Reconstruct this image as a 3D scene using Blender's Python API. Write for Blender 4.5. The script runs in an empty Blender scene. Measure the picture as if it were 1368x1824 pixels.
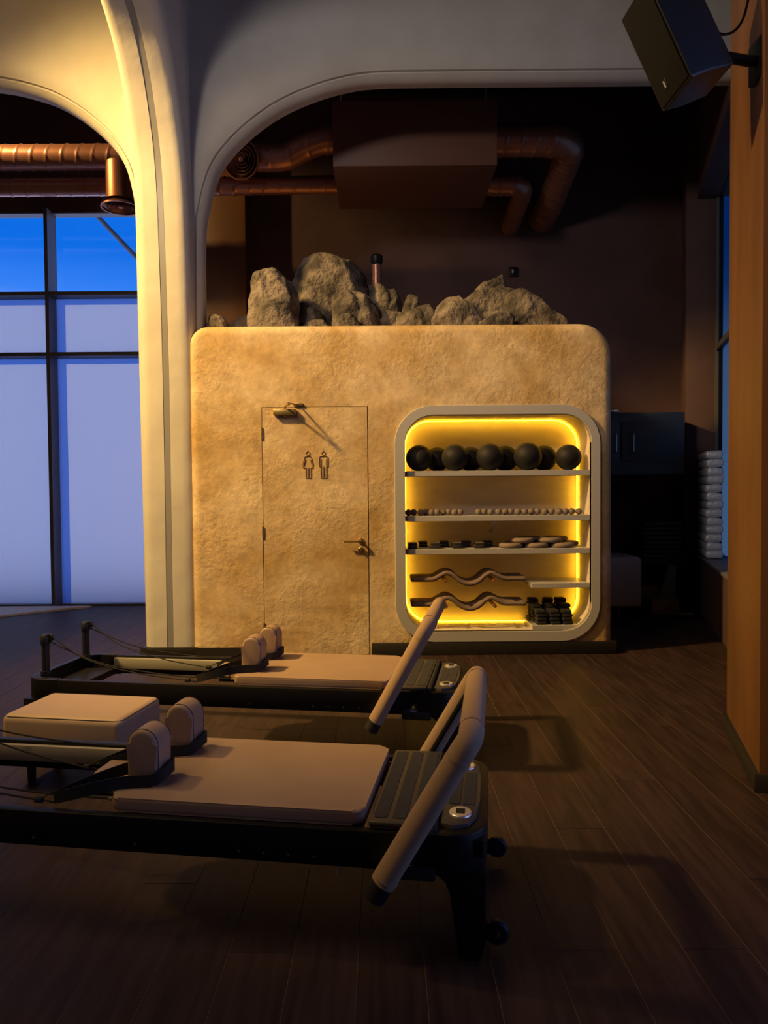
import bpy, bmesh, math, random
from mathutils import Vector, Matrix, noise
random.seed(7)
PI = math.pi
sc = bpy.context.scene
COL = sc.collection

# ------------------------------------------------------------------ camera
F_PX = 1317.0
cam_d = bpy.data.cameras.new('camera')
cam_d.sensor_fit = 'VERTICAL'; cam_d.sensor_height = 36.0
cam_d.lens = F_PX / 1824 * 36.0
cam_d.clip_start = 0.05; cam_d.clip_end = 300
cam = bpy.data.objects.new('camera', cam_d); COL.objects.link(cam)
pitch = math.atan(40 / F_PX); roll = 0.008
fw = Vector((0, math.cos(pitch), -math.sin(pitch))); up0 = Vector((0, math.sin(pitch), math.cos(pitch))); rt0 = Vector((1, 0, 0))
rt = rt0 * math.cos(roll) - up0 * math.sin(roll); up = up0 * math.cos(roll) + rt0 * math.sin(roll)
mw = Matrix(((rt.x, up.x, -fw.x, 0), (rt.y, up.y, -fw.y, 0), (rt.z, up.z, -fw.z, 1.4), (0, 0, 0, 1)))
cam.matrix_world = mw
sc.camera = cam

# ------------------------------------------------------------------ world (dusk sky)
w = bpy.data.worlds.new('dusk'); sc.world = w; w.use_nodes = True
nt = w.node_tree; nt.nodes.clear()
tc = nt.nodes.new('ShaderNodeTexCoord'); sep = nt.nodes.new('ShaderNodeSeparateXYZ')
rmp = nt.nodes.new('ShaderNodeValToRGB'); bg = nt.nodes.new('ShaderNodeBackground'); wo = nt.nodes.new('ShaderNodeOutputWorld')
nt.links.new(tc.outputs['Generated'], sep.inputs[0]); nt.links.new(sep.outputs['Z'], rmp.inputs[0])
nt.links.new(rmp.outputs[0], bg.inputs[0]); nt.links.new(bg.outputs[0], wo.inputs[0])
cr = rmp.color_ramp
cr.elements[0].position = 0.0; cr.elements[0].color = (0.46, 0.53, 0.88, 1)
cr.elements[1].position = 1.0; cr.elements[1].color = (0.008, 0.06, 0.26, 1)
e = cr.elements.new(0.16); e.color = (0.32, 0.42, 0.80, 1)
e = cr.elements.new(0.24); e.color = (0.025, 0.14, 0.52, 1)
e = cr.elements.new(0.29); e.color = (0.002, 0.095, 0.45, 1)
bg.inputs[1].default_value = 1.7

# ------------------------------------------------------------------ lamps of the room (ceiling spots out of view) and an added soft fill
def spot(name, loc, target, energy, color, angle, blend=0.4, size=0.06):
    l = bpy.data.lights.new(name, 'SPOT'); l.energy = energy; l.color = color
    l.spot_size = math.radians(angle); l.spot_blend = blend; l.shadow_soft_size = size
    o = bpy.data.objects.new(name, l); COL.objects.link(o); o.location = loc
    o.rotation_euler = (Vector(target) - Vector(loc)).to_track_quat('-Z', 'Y').to_euler()
    return o
spot('gold_track_spot', (-5.0, 3.7, 6.0), (0.3, 6.1, 1.55), 2900, (1.0, 0.62, 0.19), 70, 0.85, 0.22)
spot('warm_track_spot', (-2.9, 0.6, 5.0), (0.9, 6.2, 4.1), 330, (1.0, 0.90, 0.84), 56, 0.9, 0.35)
spot('duct_track_spot', (-4.9, 6.95, 5.85), (-3.3, 7.9, 4.9), 420, (1.0, 0.62, 0.22), 46, 0.7, 0.05)
al = bpy.data.lights.new('reformer_fill_light', 'AREA'); al.shape = 'RECTANGLE'; al.size = 2.6; al.size_y = 1.0; al.energy = 58; al.color = (1.0, 0.68, 0.40)  # added warm fill for the reformers, not a fixture of the room
ao = bpy.data.objects.new('reformer_fill_light', al); COL.objects.link(ao); ao.location = (-3.1, 1.9, 5.6)
ao.rotation_euler = (Vector((-0.4, 2.8, 0.4)) - Vector((-3.1, 1.9, 5.6))).to_track_quat('-Z', 'Y').to_euler()

vs = sc.view_settings
vs.view_transform = 'Standard'; vs.look = 'None'; vs.exposure = 0.2; vs.gamma = 1.0; vs.use_curve_mapping = False

# ------------------------------------------------------------------ materials
def mat(name, base, rough=0.6, metal=0.0, c2=None, scale=4.0, stretch=(1, 1, 1), bump=0.0, bscale=40.0, detail=6.0,
        spec=0.5, emit=None, estr=0.0, rnd=0.0, trans=0.0, alpha=1.0, bdist=0.02, lo=0.35, hi=0.65, coat=0.0):
    m = bpy.data.materials.new(name); m.use_nodes = True
    n = m.node_tree; b = n.nodes['Principled BSDF']
    b.inputs['Base Color'].default_value = (*base, 1); b.inputs['Roughness'].default_value = rough
    b.inputs['Metallic'].default_value = metal; b.inputs['Specular IOR Level'].default_value = spec
    b.inputs['Coat Weight'].default_value = coat
    if emit: b.inputs['Emission Color'].default_value = (*emit, 1); b.inputs['Emission Strength'].default_value = estr
    if trans: b.inputs['Transmission Weight'].default_value = trans
    tcn = n.nodes.new('ShaderNodeTexCoord'); mp = n.nodes.new('ShaderNodeMapping'); mp.inputs['Scale'].default_value = stretch
    n.links.new(tcn.outputs['Object'], mp.inputs[0])
    vec = mp.outputs[0]
    if rnd:
        oi = n.nodes.new('ShaderNodeObjectInfo'); ad = n.nodes.new('ShaderNodeVectorMath'); ad.operation = 'ADD'
        ml = n.nodes.new('ShaderNodeMath'); ml.operation = 'MULTIPLY'; ml.inputs[1].default_value = 37.0
        n.links.new(oi.outputs['Random'], ml.inputs[0]); n.links.new(ml.outputs[0], ad.inputs[1]); n.links.new(vec, ad.inputs[0]); vec = ad.outputs[0]
    col = None
    if c2 is not None:
        nz = n.nodes.new('ShaderNodeTexNoise'); nz.inputs['Scale'].default_value = scale; nz.inputs['Detail'].default_value = detail
        r = n.nodes.new('ShaderNodeValToRGB'); r.color_ramp.elements[0].position = lo; r.color_ramp.elements[1].position = hi
        r.color_ramp.elements[0].color = (*base, 1); r.color_ramp.elements[1].color = (*c2, 1)
        n.links.new(vec, nz.inputs['Vector']); n.links.new(nz.outputs['Fac'], r.inputs[0]); col = r.outputs[0]
        if rnd:
            hs = n.nodes.new('ShaderNodeHueSaturation'); mr = n.nodes.new('ShaderNodeMapRange')
            mr.inputs['To Min'].default_value = 1 - rnd; mr.inputs['To Max'].default_value = 1 + rnd
            n.links.new(oi.outputs['Random'], mr.inputs[0]); n.links.new(mr.outputs[0], hs.inputs['Value']); n.links.new(col, hs.inputs['Color']); col = hs.outputs[0]
        n.links.new(col, b.inputs['Base Color'])
    if bump:
        nb = n.nodes.new('ShaderNodeTexNoise'); nb.inputs['Scale'].default_value = bscale; nb.inputs['Detail'].default_value = 8
        bp = n.nodes.new('ShaderNodeBump'); bp.inputs['Strength'].default_value = bump; bp.inputs['Distance'].default_value = bdist
        n.links.new(vec, nb.inputs['Vector']); n.links.new(nb.outputs['Fac'], bp.inputs['Height']); n.links.new(bp.outputs[0], b.inputs['Normal'])
    return m

def plaster_mat():
    m = mat('ochre_trowelled_plaster', (0.47, 0.30, 0.12), 0.75, c2=(0.70, 0.54, 0.35), scale=1.9, detail=8, lo=0.36, hi=0.66)
    n = m.node_tree; b = n.nodes['Principled BSDF']
    tcn = n.nodes.new('ShaderNodeTexCoord')
    lk0 = b.inputs['Base Color'].links[0].from_socket
    nf = n.nodes.new('ShaderNodeTexNoise'); nf.inputs['Scale'].default_value = 11; nf.inputs['Detail'].default_value = 10; nf.inputs['Roughness'].default_value = 0.7
    mrf = n.nodes.new('ShaderNodeMapRange'); mrf.inputs['From Min'].default_value = 0.3; mrf.inputs['From Max'].default_value = 0.7; mrf.inputs['To Min'].default_value = 0.74; mrf.inputs['To Max'].default_value = 1.2
    hsf = n.nodes.new('ShaderNodeHueSaturation')
    n.links.new(tcn.outputs['Object'], nf.inputs['Vector']); n.links.new(nf.outputs['Fac'], mrf.inputs[0]); n.links.new(mrf.outputs[0], hsf.inputs['Value'])
    n.links.new(lk0, hsf.inputs['Color']); n.links.new(hsf.outputs[0], b.inputs['Base Color'])
    n1 = n.nodes.new('ShaderNodeTexNoise'); n1.inputs['Scale'].default_value = 26; n1.inputs['Detail'].default_value = 9; n1.inputs['Roughness'].default_value = 0.6; n1.inputs['Distortion'].default_value = 0.35
    n2 = n.nodes.new('ShaderNodeTexNoise'); n2.inputs['Scale'].default_value = 2.2; n2.inputs['Detail'].default_value = 3
    r2 = n.nodes.new('ShaderNodeValToRGB'); r2.color_ramp.elements[0].position = 0.42; r2.color_ramp.elements[1].position = 0.62
    ml = n.nodes.new('ShaderNodeMath'); ml.operation = 'MULTIPLY_ADD'; ml.inputs[2].default_value = 0.0
    ad = n.nodes.new('ShaderNodeMath'); ad.operation = 'ADD'; ad.inputs[1].default_value = 0.35
    bp = n.nodes.new('ShaderNodeBump'); bp.inputs['Strength'].default_value = 0.38; bp.inputs['Distance'].default_value = 0.022
    n.links.new(tcn.outputs['Object'], n1.inputs['Vector']); n.links.new(tcn.outputs['Object'], n2.inputs['Vector'])
    n.links.new(n2.outputs['Fac'], r2.inputs[0]); n.links.new(r2.outputs[0], ad.inputs[0])
    n.links.new(n1.outputs['Fac'], ml.inputs[0]); n.links.new(ad.outputs[0], ml.inputs[1])
    n.links.new(ml.outputs[0], bp.inputs['Height']); n.links.new(bp.outputs[0], b.inputs['Normal'])
    return m

MT = {
 'plaster': plaster_mat(),
 'vault': mat('cream_vault_plaster', (0.54, 0.50, 0.45), 0.7, c2=(0.60, 0.57, 0.52), scale=2.5, bump=0.12, bscale=5, bdist=0.06),
 'led_off': mat('grey_led_diffuser', (0.27, 0.265, 0.27), 0.25),
 'maroon': mat('dark_maroon_wall_paint', (0.070, 0.034, 0.030), 0.75, c2=(0.10, 0.05, 0.043), scale=1.5, bump=0.05, bscale=30),
 'ceiling': mat('black_ceiling_paint', (0.012, 0.009, 0.009), 0.9),
 'copper_paint': mat('brown_copper_wall_paint', (0.115, 0.048, 0.017), 0.5, c2=(0.165, 0.072, 0.027), scale=2.0, stretch=(1.5, 1.5, 0.4)),
 'skirt': mat('black_skirting', (0.016, 0.013, 0.012), 0.5),
 'wood': mat('dark_oak_plank', (0.024, 0.013, 0.0115), 0.55, c2=(0.046, 0.025, 0.021), scale=3.5, stretch=(9, 0.8, 1), rnd=0.16, bump=0.08, bscale=18, bdist=0.004, spec=.3),
 'seam': mat('pale_plank_joint', (0.16, 0.10, 0.07), 0.8),
 'black': mat('satin_black_metal', (0.009, 0.008, 0.008), 0.45, spec=.28),
 'blackp': mat('black_plastic', (0.016, 0.015, 0.015), 0.5),
 'web': mat('black_webbing', (0.012, 0.011, 0.012), 0.85, bump=0.3, bscale=300, bdist=0.002),
 'leather': mat('taupe_leatherette', (0.355, 0.235, 0.155), 0.55, c2=(0.38, 0.255, 0.17), scale=6, bump=0.05, bscale=220, bdist=0.002),
 'tan_leather': mat('tan_leatherette', (0.50, 0.35, 0.22), 0.55, c2=(0.53, 0.37, 0.235), scale=6, bump=0.05, bscale=220, bdist=0.002),
 'sleeve': mat('taupe_stretch_sleeve', (0.38, 0.25, 0.155), 0.8, bump=0.08, bscale=30, bdist=0.006),
 'seam_thread': mat('dark_piping', (0.05, 0.035, 0.03), 0.7),
 'alu': mat('brushed_champagne_aluminium', (0.46, 0.43, 0.34), 0.42, 0.35),
 'chrome': mat('polished_steel', (0.75, 0.74, 0.72), 0.18, 1.0),
 'silver': mat('silver_oval_plate', (0.85, 0.82, 0.76), 0.3, 0.7),
 'grip': mat('charcoal_grip_tape', (0.028, 0.026, 0.027), 0.9, bump=0.4, bscale=400, bdist=0.001),
 'plate': mat('bronze_grey_deck', (0.055, 0.045, 0.038), 0.5),
 'brass': mat('aged_brass', (0.42, 0.30, 0.12), 0.38, 0.85),
 'copper': mat('copper_spiral_duct', (0.52, 0.25, 0.165), 0.34, 0.65, c2=(0.45, 0.21, 0.14), scale=3),
 'copper_dark': mat('dark_copper_grille', (0.33, 0.14, 0.08), 0.4, 0.8),
 'hvac': mat('brown_painted_box', (0.16, 0.065, 0.038), 0.55),
 'white': mat('white_niche_paint', (0.42, 0.40, 0.41), 0.5),
 'niche_in': mat('warm_white_niche_lining', (0.74, 0.63, 0.54), 0.6, c2=(0.68, 0.57, 0.48), scale=3, stretch=(1, 1, 6), bump=0.05, bscale=40),
 'peg': mat('brown_wooden_peg', (0.20, 0.085, 0.035), 0.5),
 'led': mat('yellow_led_strip', (1, 0.7, 0.1), 0.5, emit=(1.0, 0.55, 0.02), estr=16.0),
 'rubber': mat('black_rubber_ball', (0.016, 0.014, 0.015), 0.6, spec=.25),
 'taupe_ball': mat('grey_taupe_vinyl', (0.20, 0.155, 0.132), 0.7, spec=.3),
 'disc': mat('taupe_soft_disc', (0.24, 0.18, 0.145), 0.8, spec=.3),
 'wave': mat('taupe_wave_bar_foam', (0.20, 0.14, 0.11), 0.75, spec=.3),
 'rock': mat('grey_brown_rock', (0.045, 0.036, 0.030), 0.85, c2=(0.25, 0.20, 0.165), scale=6.0, bump=1.0, bscale=22, bdist=0.035, detail=12, rnd=0.25, lo=0.36, hi=0.70),
 'frame_win': mat('dark_bronze_window_frame', (0.075, 0.07, 0.065), 0.45),
 'navy': mat('navy_cabinet_paint', (0.055, 0.07, 0.09), 0.5),
 'cardboard': mat('brown_cardboard', (0.30, 0.20, 0.12), 0.85),
 'film': mat('clear_plastic_film', (0.5, 0.5, 0.5), 0.2, trans=0.6),
 'foil': mat('silver_foil_pack', (0.80, 0.82, 0.86), 0.4, 0.25, bump=0.6, bscale=25, bdist=0.02),
 'ottoman': mat('greige_upholstery', (0.48, 0.43, 0.38), 0.8),
 'blackmat': mat('black_folded_mat', (0.03, 0.03, 0.033), 0.45),
 'speaker': mat('black_speaker_cabinet', (0.016, 0.016, 0.018), 0.45, bump=0.05, bscale=300),
 'grille': mat('black_speaker_grille', (0.008, 0.007, 0.007), 0.8, bump=0.3, bscale=600, bdist=0.001, spec=.15),
 'stone_sill': mat('grey_stone_sill', (0.16, 0.15, 0.155), 0.45),
 'pale': mat('pale_grey_platform', (0.50, 0.50, 0.52), 0.6),
 'sign': mat('bronze_sign_line', (0.27, 0.155, 0.055), 0.45, 0.2),
 'yellow': mat('warning_yellow', (0.65, 0.50, 0.05), 0.5),
 'print': mat('white_label_print', (0.5, 0.5, 0.5), 0.6),
 'clad': mat('pale_cladding_outside', (0.72, 0.75, 0.80), 0.7),
 'paper': mat('white_paper', (0.6, 0.57, 0.52), 0.8),
 'lamp_em': mat('outdoor_lamp_glass', (1, 1, 1), 0.3, emit=(1, 0.82, 0.6), estr=30),
}
def glass_mat(name, tint, gloss):
    m = bpy.data.materials.new(name); m.use_nodes = True; n = m.node_tree; n.nodes.clear()
    o = n.nodes.new('ShaderNodeOutputMaterial'); t = n.nodes.new('ShaderNodeBsdfTransparent'); g = n.nodes.new('ShaderNodeBsdfGlossy'); x = n.nodes.new('ShaderNodeMixShader')
    t.inputs[0].default_value = (*tint, 1); g.inputs['Roughness'].default_value = 0.03; x.inputs[0].default_value = gloss
    n.links.new(t.outputs[0], x.inputs[1]); n.links.new(g.outputs[0], x.inputs[2]); n.links.new(x.outputs[0], o.inputs[0]); return m
MT['glass'] = glass_mat('clear_window_glass', (0.93, 0.95, 1.0), 0.05)
MT['glass_dark'] = glass_mat('tinted_window_glass', (0.22, 0.30, 0.34), 0.05)
def frosted(name='frosted_window_film', tcol=(0.95, 0.93, 0.90), dcol=(0.9, 0.85, 0.8)):
    m = bpy.data.materials.new(name); m.use_nodes = True; n = m.node_tree; n.nodes.clear()
    o = n.nodes.new('ShaderNodeOutputMaterial'); t = n.nodes.new('ShaderNodeBsdfTranslucent'); d = n.nodes.new('ShaderNodeBsdfDiffuse'); x = n.nodes.new('ShaderNodeMixShader')
    t.inputs[0].default_value = (*tcol, 1); d.inputs[0].default_value = (*dcol, 1); x.inputs[0].default_value = 0.25
    n.links.new(t.outputs[0], x.inputs[1]); n.links.new(d.outputs[0], x.inputs[2]); n.links.new(x.outputs[0], o.inputs[0]); return m
MT['frost'] = frosted(); MT['frost_blue'] = frosted('bluish_glass_edge', (0.42, 0.58, 0.85), (0.4, 0.45, 0.5))

# ------------------------------------------------------------------ mesh helpers
class MB:
    def __init__(s): s.bm = bmesh.new()
    def _m(s, verts, mtx):
        if mtx is not None: bmesh.ops.transform(s.bm, matrix=mtx, verts=verts)
    def box(s, x0, x1, y0, y1, z0, z1, bev=0.0, seg=2, mtx=None):
        r = bmesh.ops.create_cube(s.bm, size=1.0); vs_ = r['verts']
        for v in vs_:
            v.co = Vector((x0 + (v.co.x + .5) * (x1 - x0), y0 + (v.co.y + .5) * (y1 - y0), z0 + (v.co.z + .5) * (z1 - z0)))
        if bev > 0:
            es = list({e_ for v in vs_ for e_ in v.link_edges})
            r2 = bmesh.ops.bevel(s.bm, geom=es, offset=bev, segments=seg, profile=0.5, affect='EDGES')
            vs_ = list({v for f in r2['faces'] for v in f.verts} | {v for v in vs_ if v.is_valid})
        s._m(vs_, mtx); return s
    def tube(s, pts, r, seg=12, caps=True, closed=False, mtx=None, sx=1.0):
        pts = [Vector(p) for p in pts]; n = len(pts); rings = []
        prev = None; newv = []
        for i, p in enumerate(pts):
            if closed: t = (pts[(i + 1) % n] - pts[i - 1])
            else: t = pts[min(i + 1, n - 1)] - pts[max(i - 1, 0)]
            t.normalize()
            if prev is None:
                a = Vector((0, 0, 1)) if abs(t.z) < .9 else Vector((1, 0, 0)); u = t.cross(a).normalized()
            else:
                u = (prev - t * prev.dot(t)); u = u.normalized() if u.length > 1e-6 else t.orthogonal().normalized()
            prev = u; v = t.cross(u)
            ring = []
            for k in range(seg):
                an = 2 * PI * k / seg
                rr = r(i, an) if callable(r) else r
                ring.append(s.bm.verts.new(p + (u * math.cos(an) * sx + v * math.sin(an)) * rr))
            rings.append(ring); newv += ring
        for i in range(n if closed else n - 1):
            a, b = rings[i], rings[(i + 1) % n]
            for k in range(seg): s.bm.faces.new((a[k], a[(k + 1) % seg], b[(k + 1) % seg], b[k]))
        if caps and not closed:
            s.bm.faces.new(list(reversed(rings[0]))); s.bm.faces.new(rings[-1])
        s._m(newv, mtx); return s
    def lathe(s, prof, seg=24, mtx=None, cap=True):   # prof: (r, z)
        rings = []; newv = []
        for (r, z) in prof:
            if r < 1e-6: ring = [s.bm.verts.new((0, 0, z))]
            else: ring = [s.bm.verts.new((r * math.cos(2 * PI * k / seg), r * math.sin(2 * PI * k / seg), z)) for k in range(seg)]
            rings.append(ring); newv += ring
        for a, b in zip(rings, rings[1:]):
            for k in range(seg):
                if len(a) == 1 and len(b) == 1: continue
                if len(a) == 1: s.bm.faces.new((a[0], b[(k + 1) % seg], b[k]))
                elif len(b) == 1: s.bm.faces.new((a[k], a[(k + 1) % seg], b[0]))
                else: s.bm.faces.new((a[k], a[(k + 1) % seg], b[(k + 1) % seg], b[k]))
        if cap:
            if len(rings[0]) > 1: s.bm.faces.new(list(reversed(rings[0])))
            if len(rings[-1]) > 1: s.bm.faces.new(rings[-1])
        s._m(newv, mtx); return s
    def prism(s, poly, h0, h1, axis='z', bev=0.0, seg=3, mtx=None):
        # poly 2D; axis z: (x,y); axis y: (x,z); axis x: (y,z)
        def P(a, b, h): return {'z': (a, b, h), 'y': (a, h, b), 'x': (h, a, b)}[axis]
        lo = [s.bm.verts.new(P(a, b, h0)) for a, b in poly]; hi = [s.bm.verts.new(P(a, b, h1)) for a, b in poly]
        n = len(poly)
        f0 = s.bm.faces.new(lo); f1 = s.bm.faces.new(list(reversed(hi)))
        for i in range(n): s.bm.faces.new((lo[i], hi[i], hi[(i + 1) % n], lo[(i + 1) % n]))
        vs_ = lo + hi
        if bev:
            es = list(f0.edges) + list(f1.edges)
            r2 = bmesh.ops.bevel(s.bm, geom=es, offset=bev, segments=seg, profile=0.5, affect='EDGES', clamp_overlap=True)
            vs_ = list({v for f in r2['faces'] for v in f.verts} | {v for v in vs_ if v.is_valid})
        s._m(vs_, mtx); return s
    def strip(s, loops, closed=False):     # loops: list of lists of points, same length
        rings = [[s.bm.verts.new(p) for p in lp] for lp in loops]
        for a, b in zip(rings, rings[1:]):
            n = len(a)
            for k in range(n if closed else n - 1): s.bm.faces.new((a[k], a[(k + 1) % n], b[(k + 1) % n], b[k]))
        return rings
    def ngon(s, pts):
        f = s.bm.faces.new([s.bm.verts.new(p) for p in pts]); f.normal_update(); bmesh.ops.triangulate(s.bm, faces=[f], ngon_method='EAR_CLIP'); return s
    def mesh(s, name, ang=35, doubles=0.0, fixn=True):
        if doubles: bmesh.ops.remove_doubles(s.bm, verts=s.bm.verts, dist=doubles)
        if fixn: bmesh.ops.recalc_face_normals(s.bm, faces=s.bm.faces)
        for f in s.bm.faces: f.smooth = True
        me = bpy.data.meshes.new(name); s.bm.to_mesh(me); s.bm.free()
        me.set_sharp_from_angle(angle=math.radians(ang)); return me
    def build(s, name, m, parent=None, ang=35, label=None, cat=None, group=None, kind=None, loc=None, rotz=None, doubles=0.0, fixn=True):
        me = s.mesh(name, ang, doubles, fixn)
        return mkobj(name, me, m, parent, label, cat, group, kind, loc, rotz)

def tag(o, label=None, cat=None, group=None, kind=None):
    if label: o['label'] = label
    if cat: o['category'] = cat
    if group: o['group'] = group
    if kind: o['kind'] = kind
    return o
def mkobj(name, me, m, parent=None, label=None, cat=None, group=None, kind=None, loc=None, rotz=None):
    if m is not None and len(me.materials) == 0: me.materials.append(MT[m] if isinstance(m, str) else m)
    o = bpy.data.objects.new(name, me); COL.objects.link(o)
    if parent: o.parent = parent
    if loc: o.location = loc
    if rotz: o.rotation_euler = (0, 0, rotz)
    return tag(o, label, cat, group, kind)
def empty(name, loc=(0, 0, 0), rotz=0.0, label=None, cat=None, group=None, kind=None):
    o = bpy.data.objects.new(name, None); COL.objects.link(o); o.location = loc; o.rotation_euler = (0, 0, rotz); o.empty_display_size = 0.1
    return tag(o, label, cat, group, kind)
def smooth_curve(pts, sub=6):
    pts = [Vector(p) for p in pts]; out = []
    for i in range(len(pts) - 1):
        p0 = pts[max(i - 1, 0)]; p1 = pts[i]; p2 = pts[i + 1]; p3 = pts[min(i + 2, len(pts) - 1)]
        for k in range(sub):
            t = k / sub
            out.append(0.5 * ((2 * p1) + (p2 - p0) * t + (2 * p0 - 5 * p1 + 4 * p2 - p3) * t * t + (3 * p1 - p0 - 3 * p2 + p3) * t ** 3))
    out.append(pts[-1]); return out
def fillet_path(pts, r, seg=6):      # round the corners of a 3D polyline
    pts = [Vector(p) for p in pts]; out = [pts[0]]
    for i in range(1, len(pts) - 1):
        a, b, c = pts[i - 1], pts[i], pts[i + 1]
        d1 = (a - b).normalized(); d2 = (c - b).normalized()
        p1 = b + d1 * r; p2 = b + d2 * r
        for k in range(seg + 1):
            t = k / seg; out.append(p1 * (1 - t) ** 2 + b * 2 * t * (1 - t) + p2 * t * t)
    out.append(pts[-1]); return out
def rrect(x0, x1, y0, y1, r, seg=8):
    if not isinstance(r, (tuple, list)): r = (r,) * 4
    out = []
    for (cx, cy, a0, rr) in ((x1 - r[0], y0 + r[0], -PI / 2, r[0]), (x1 - r[1], y1 - r[1], 0, r[1]), (x0 + r[2], y1 - r[2], PI / 2, r[2]), (x0 + r[3], y0 + r[3], PI, r[3])):
        for k in range(seg + 1):
            a = a0 + PI / 2 * k / seg; out.append((cx + rr * math.cos(a), cy + rr * math.sin(a)))
    return out
ORD = ['first', 'second', 'third', 'fourth', 'fifth', 'sixth', 'seventh', 'eighth', 'ninth', 'tenth', 'eleventh', 'twelfth', 'thirteenth', 'fourteenth', 'fifteenth', 'sixteenth', 'seventeenth', 'eighteenth', 'nineteenth', 'twentieth']
RX90 = Matrix.Rotation(-PI / 2, 4, 'X')     # z axis -> +y axis

# ------------------------------------------------------------------ SETTING: floor and its planks
floor = MB().box(-6.6, 5.6, -3.0, 9.6, -0.12, -0.0016).build('floor', 'seam', kind='structure', label='dark wood plank floor')
PW = 0.197
for nm, x0, x1, y0, y1 in (('floor_margin', -6.6, 5.6, -3.0, 0.9),):
    MB().box(x0, x1, y0, y1, -0.0015, -0.0003).build('floor_edge_boards', 'wood', floor)
plank_meshes = {}
def plank(x, y0, L):
    key = round(L, 2)
    if key not in plank_meshes:
        b = MB().box(-PW / 2 + .0012, PW / 2 - .0012, .0012, key - .0012, -0.0016, 0.0, bev=0.0005, seg=1)
        me = b.mesh('plank'); me.materials.append(MT['wood']); plank_meshes[key] = me
    mkobj('plank', plank_meshes[key], None, floor, loc=(x, y0, 0))
nplank = 0
random.seed(11)
for ci in range(-29, 21):
    x = 0.01 + ci * PW
    y = 0.9 - random.choice((0.0, 0.3, 0.6, 0.9, 1.2)); y = 0.9
    first = random.choice((0.5, 0.9, 1.3, 1.7, 2.1)); L = first
    while y < 9.15:
        L = min(L, 9.2 - y)
        if L < 0.05: break
        # frustum with a wide margin
        far = y + L
        if abs(x) < 0.60 * far + 0.5 and (x < 3.9):
            plank(x, y, round(L, 2)); nplank += 1
        y = round(y + round(L, 2), 2); L = random.choice((1.8, 2.1, 2.1))

MB().box(-6.6, 5.6, -3.0, 9.6, 6.2, 6.3).build('ceiling', 'ceiling', kind='structure', label='black painted ceiling')
MB().box(-6.7, -6.5, -3.0, 9.6, 0, 6.2).build('wall_left', 'maroon', kind='structure', label='dark maroon wall at the left')
MB().box(-6.6, 5.6, -3.1, -3.0, 0, 6.2).build('wall_front', 'maroon', kind='structure', label='dark maroon wall behind the viewer')
# back wall: solid behind the pod, header over the window at the left
MB().box(-2.14, 4.0, 9.15, 9.4, 0, 6.2).box(-6.5, -2.14, 9.05, 9.165, 4.775, 6.2).build('wall_back', 'maroon', kind='structure', label='dark maroon wall behind the pod')
MB().box(-2.16, -1.615, 8.85, 9.15, 0, 6.2, bev=.004).build('wall_back_pier', 'copper_paint', kind='structure', label='brown pier on the back wall beside the window')

# window_1: tall window at the left with deep dark mullions
win = empty('window_1', (0, 9.15, 0), kind='structure', label='tall window with blue upper panes and frosted lower panes')
XM = [-6.45, -5.55, -4.02, -2.49]
for x in XM:
    MB().box(x - .022, x + .022, -0.22, 0.03, 0.02, 4.80, bev=.003, seg=1).build('mullion', 'frame_win', win)
ZT = [3.785, 3.06]
for z in ZT:
    for a, b in zip(XM, XM[1:]):
        MB().box(a + .022, b - .022, -0.21, 0.02, z - .022, z + .022, bev=.003, seg=1).build('transom', 'frame_win', win)
MB().box(-6.5, -2.16, -0.1, .05, 0.0, 0.022).build('bottom_rail', 'frame_win', win)
MB().box(-6.5, -2.16, -0.09, .05, 4.772, 4.80).build('head_rail', 'frame_win', win)
for a, b in zip(XM, XM[1:]):
    for z0, z1, fr in ((3.807, 4.772, False), (3.082, 3.763, True), (0.022, 3.038, True)):
        MB().box(a + .022, b - .022, 0.0, 0.008, z0, z1).build('glass_pane', 'glass', win)
        if fr:
            MB().box(a + .13, b - .03, -0.012, -0.008, z0 + .005, z1 - .07).build('frosted_film', 'frost', win, label='white frosted film on the glass')
            MB().box(a + .024, a + .128, -0.010, -0.007, z0, z1).box(a + .128, b - .024, -0.010, -0.007, z1 - .068, z1).build('edge_film', 'frost_blue', win, label='bluish bare edge of the frosted glass')

# right wall: runs back at an angle (local u = outwards, v = along the wall away from the viewer)
WO = (1.713, 3.36, 0); WR = -math.atan2(0.286, 0.958)
def W(name, mb, m, **k): return mb.build(name, m, loc=WO, rotz=WR, **k)
W('wall_right_pier', MB().box(0, .75, 0, .94, 0, 6.2, bev=.006), 'copper_paint', kind='structure', label='brown copper painted pier at the right')
W('baseboard_right', MB().box(-.022, .75, -.022, .962, 0, .085, bev=.003), 'skirt', kind='structure', label='black skirting around the right pier')
W('wall_right', MB().box(.342, .75, .94, 5.56, 0, .60).box(.342, .75, .94, 5.56, 4.7, 6.2).box(.22, .60, 5.56, 6.6, 0, 6.2, bev=.004)
  .box(.30, .75, -6.6, 0, 0, .15).box(.30, .75, -6.6, 0, 5.6, 6.2), 'maroon', kind='structure', label='maroon window wall at the right')
W('window_sill_right', MB().box(.325, .62, .94, 5.56, .60, .632, bev=.004), 'stone_sill', kind='structure', label='grey stone window sill on the right wall')
win2 = empty('window_2', WO, WR, kind='structure', label='dusky blue side window behind the right pier')
for v in (.97, 2.45, 3.95, 5.545):
    MB().box(.53, .61, v - .02, v + .02, .632, 4.7, bev=.003, seg=1).build('mullion', 'frame_win', win2)
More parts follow.
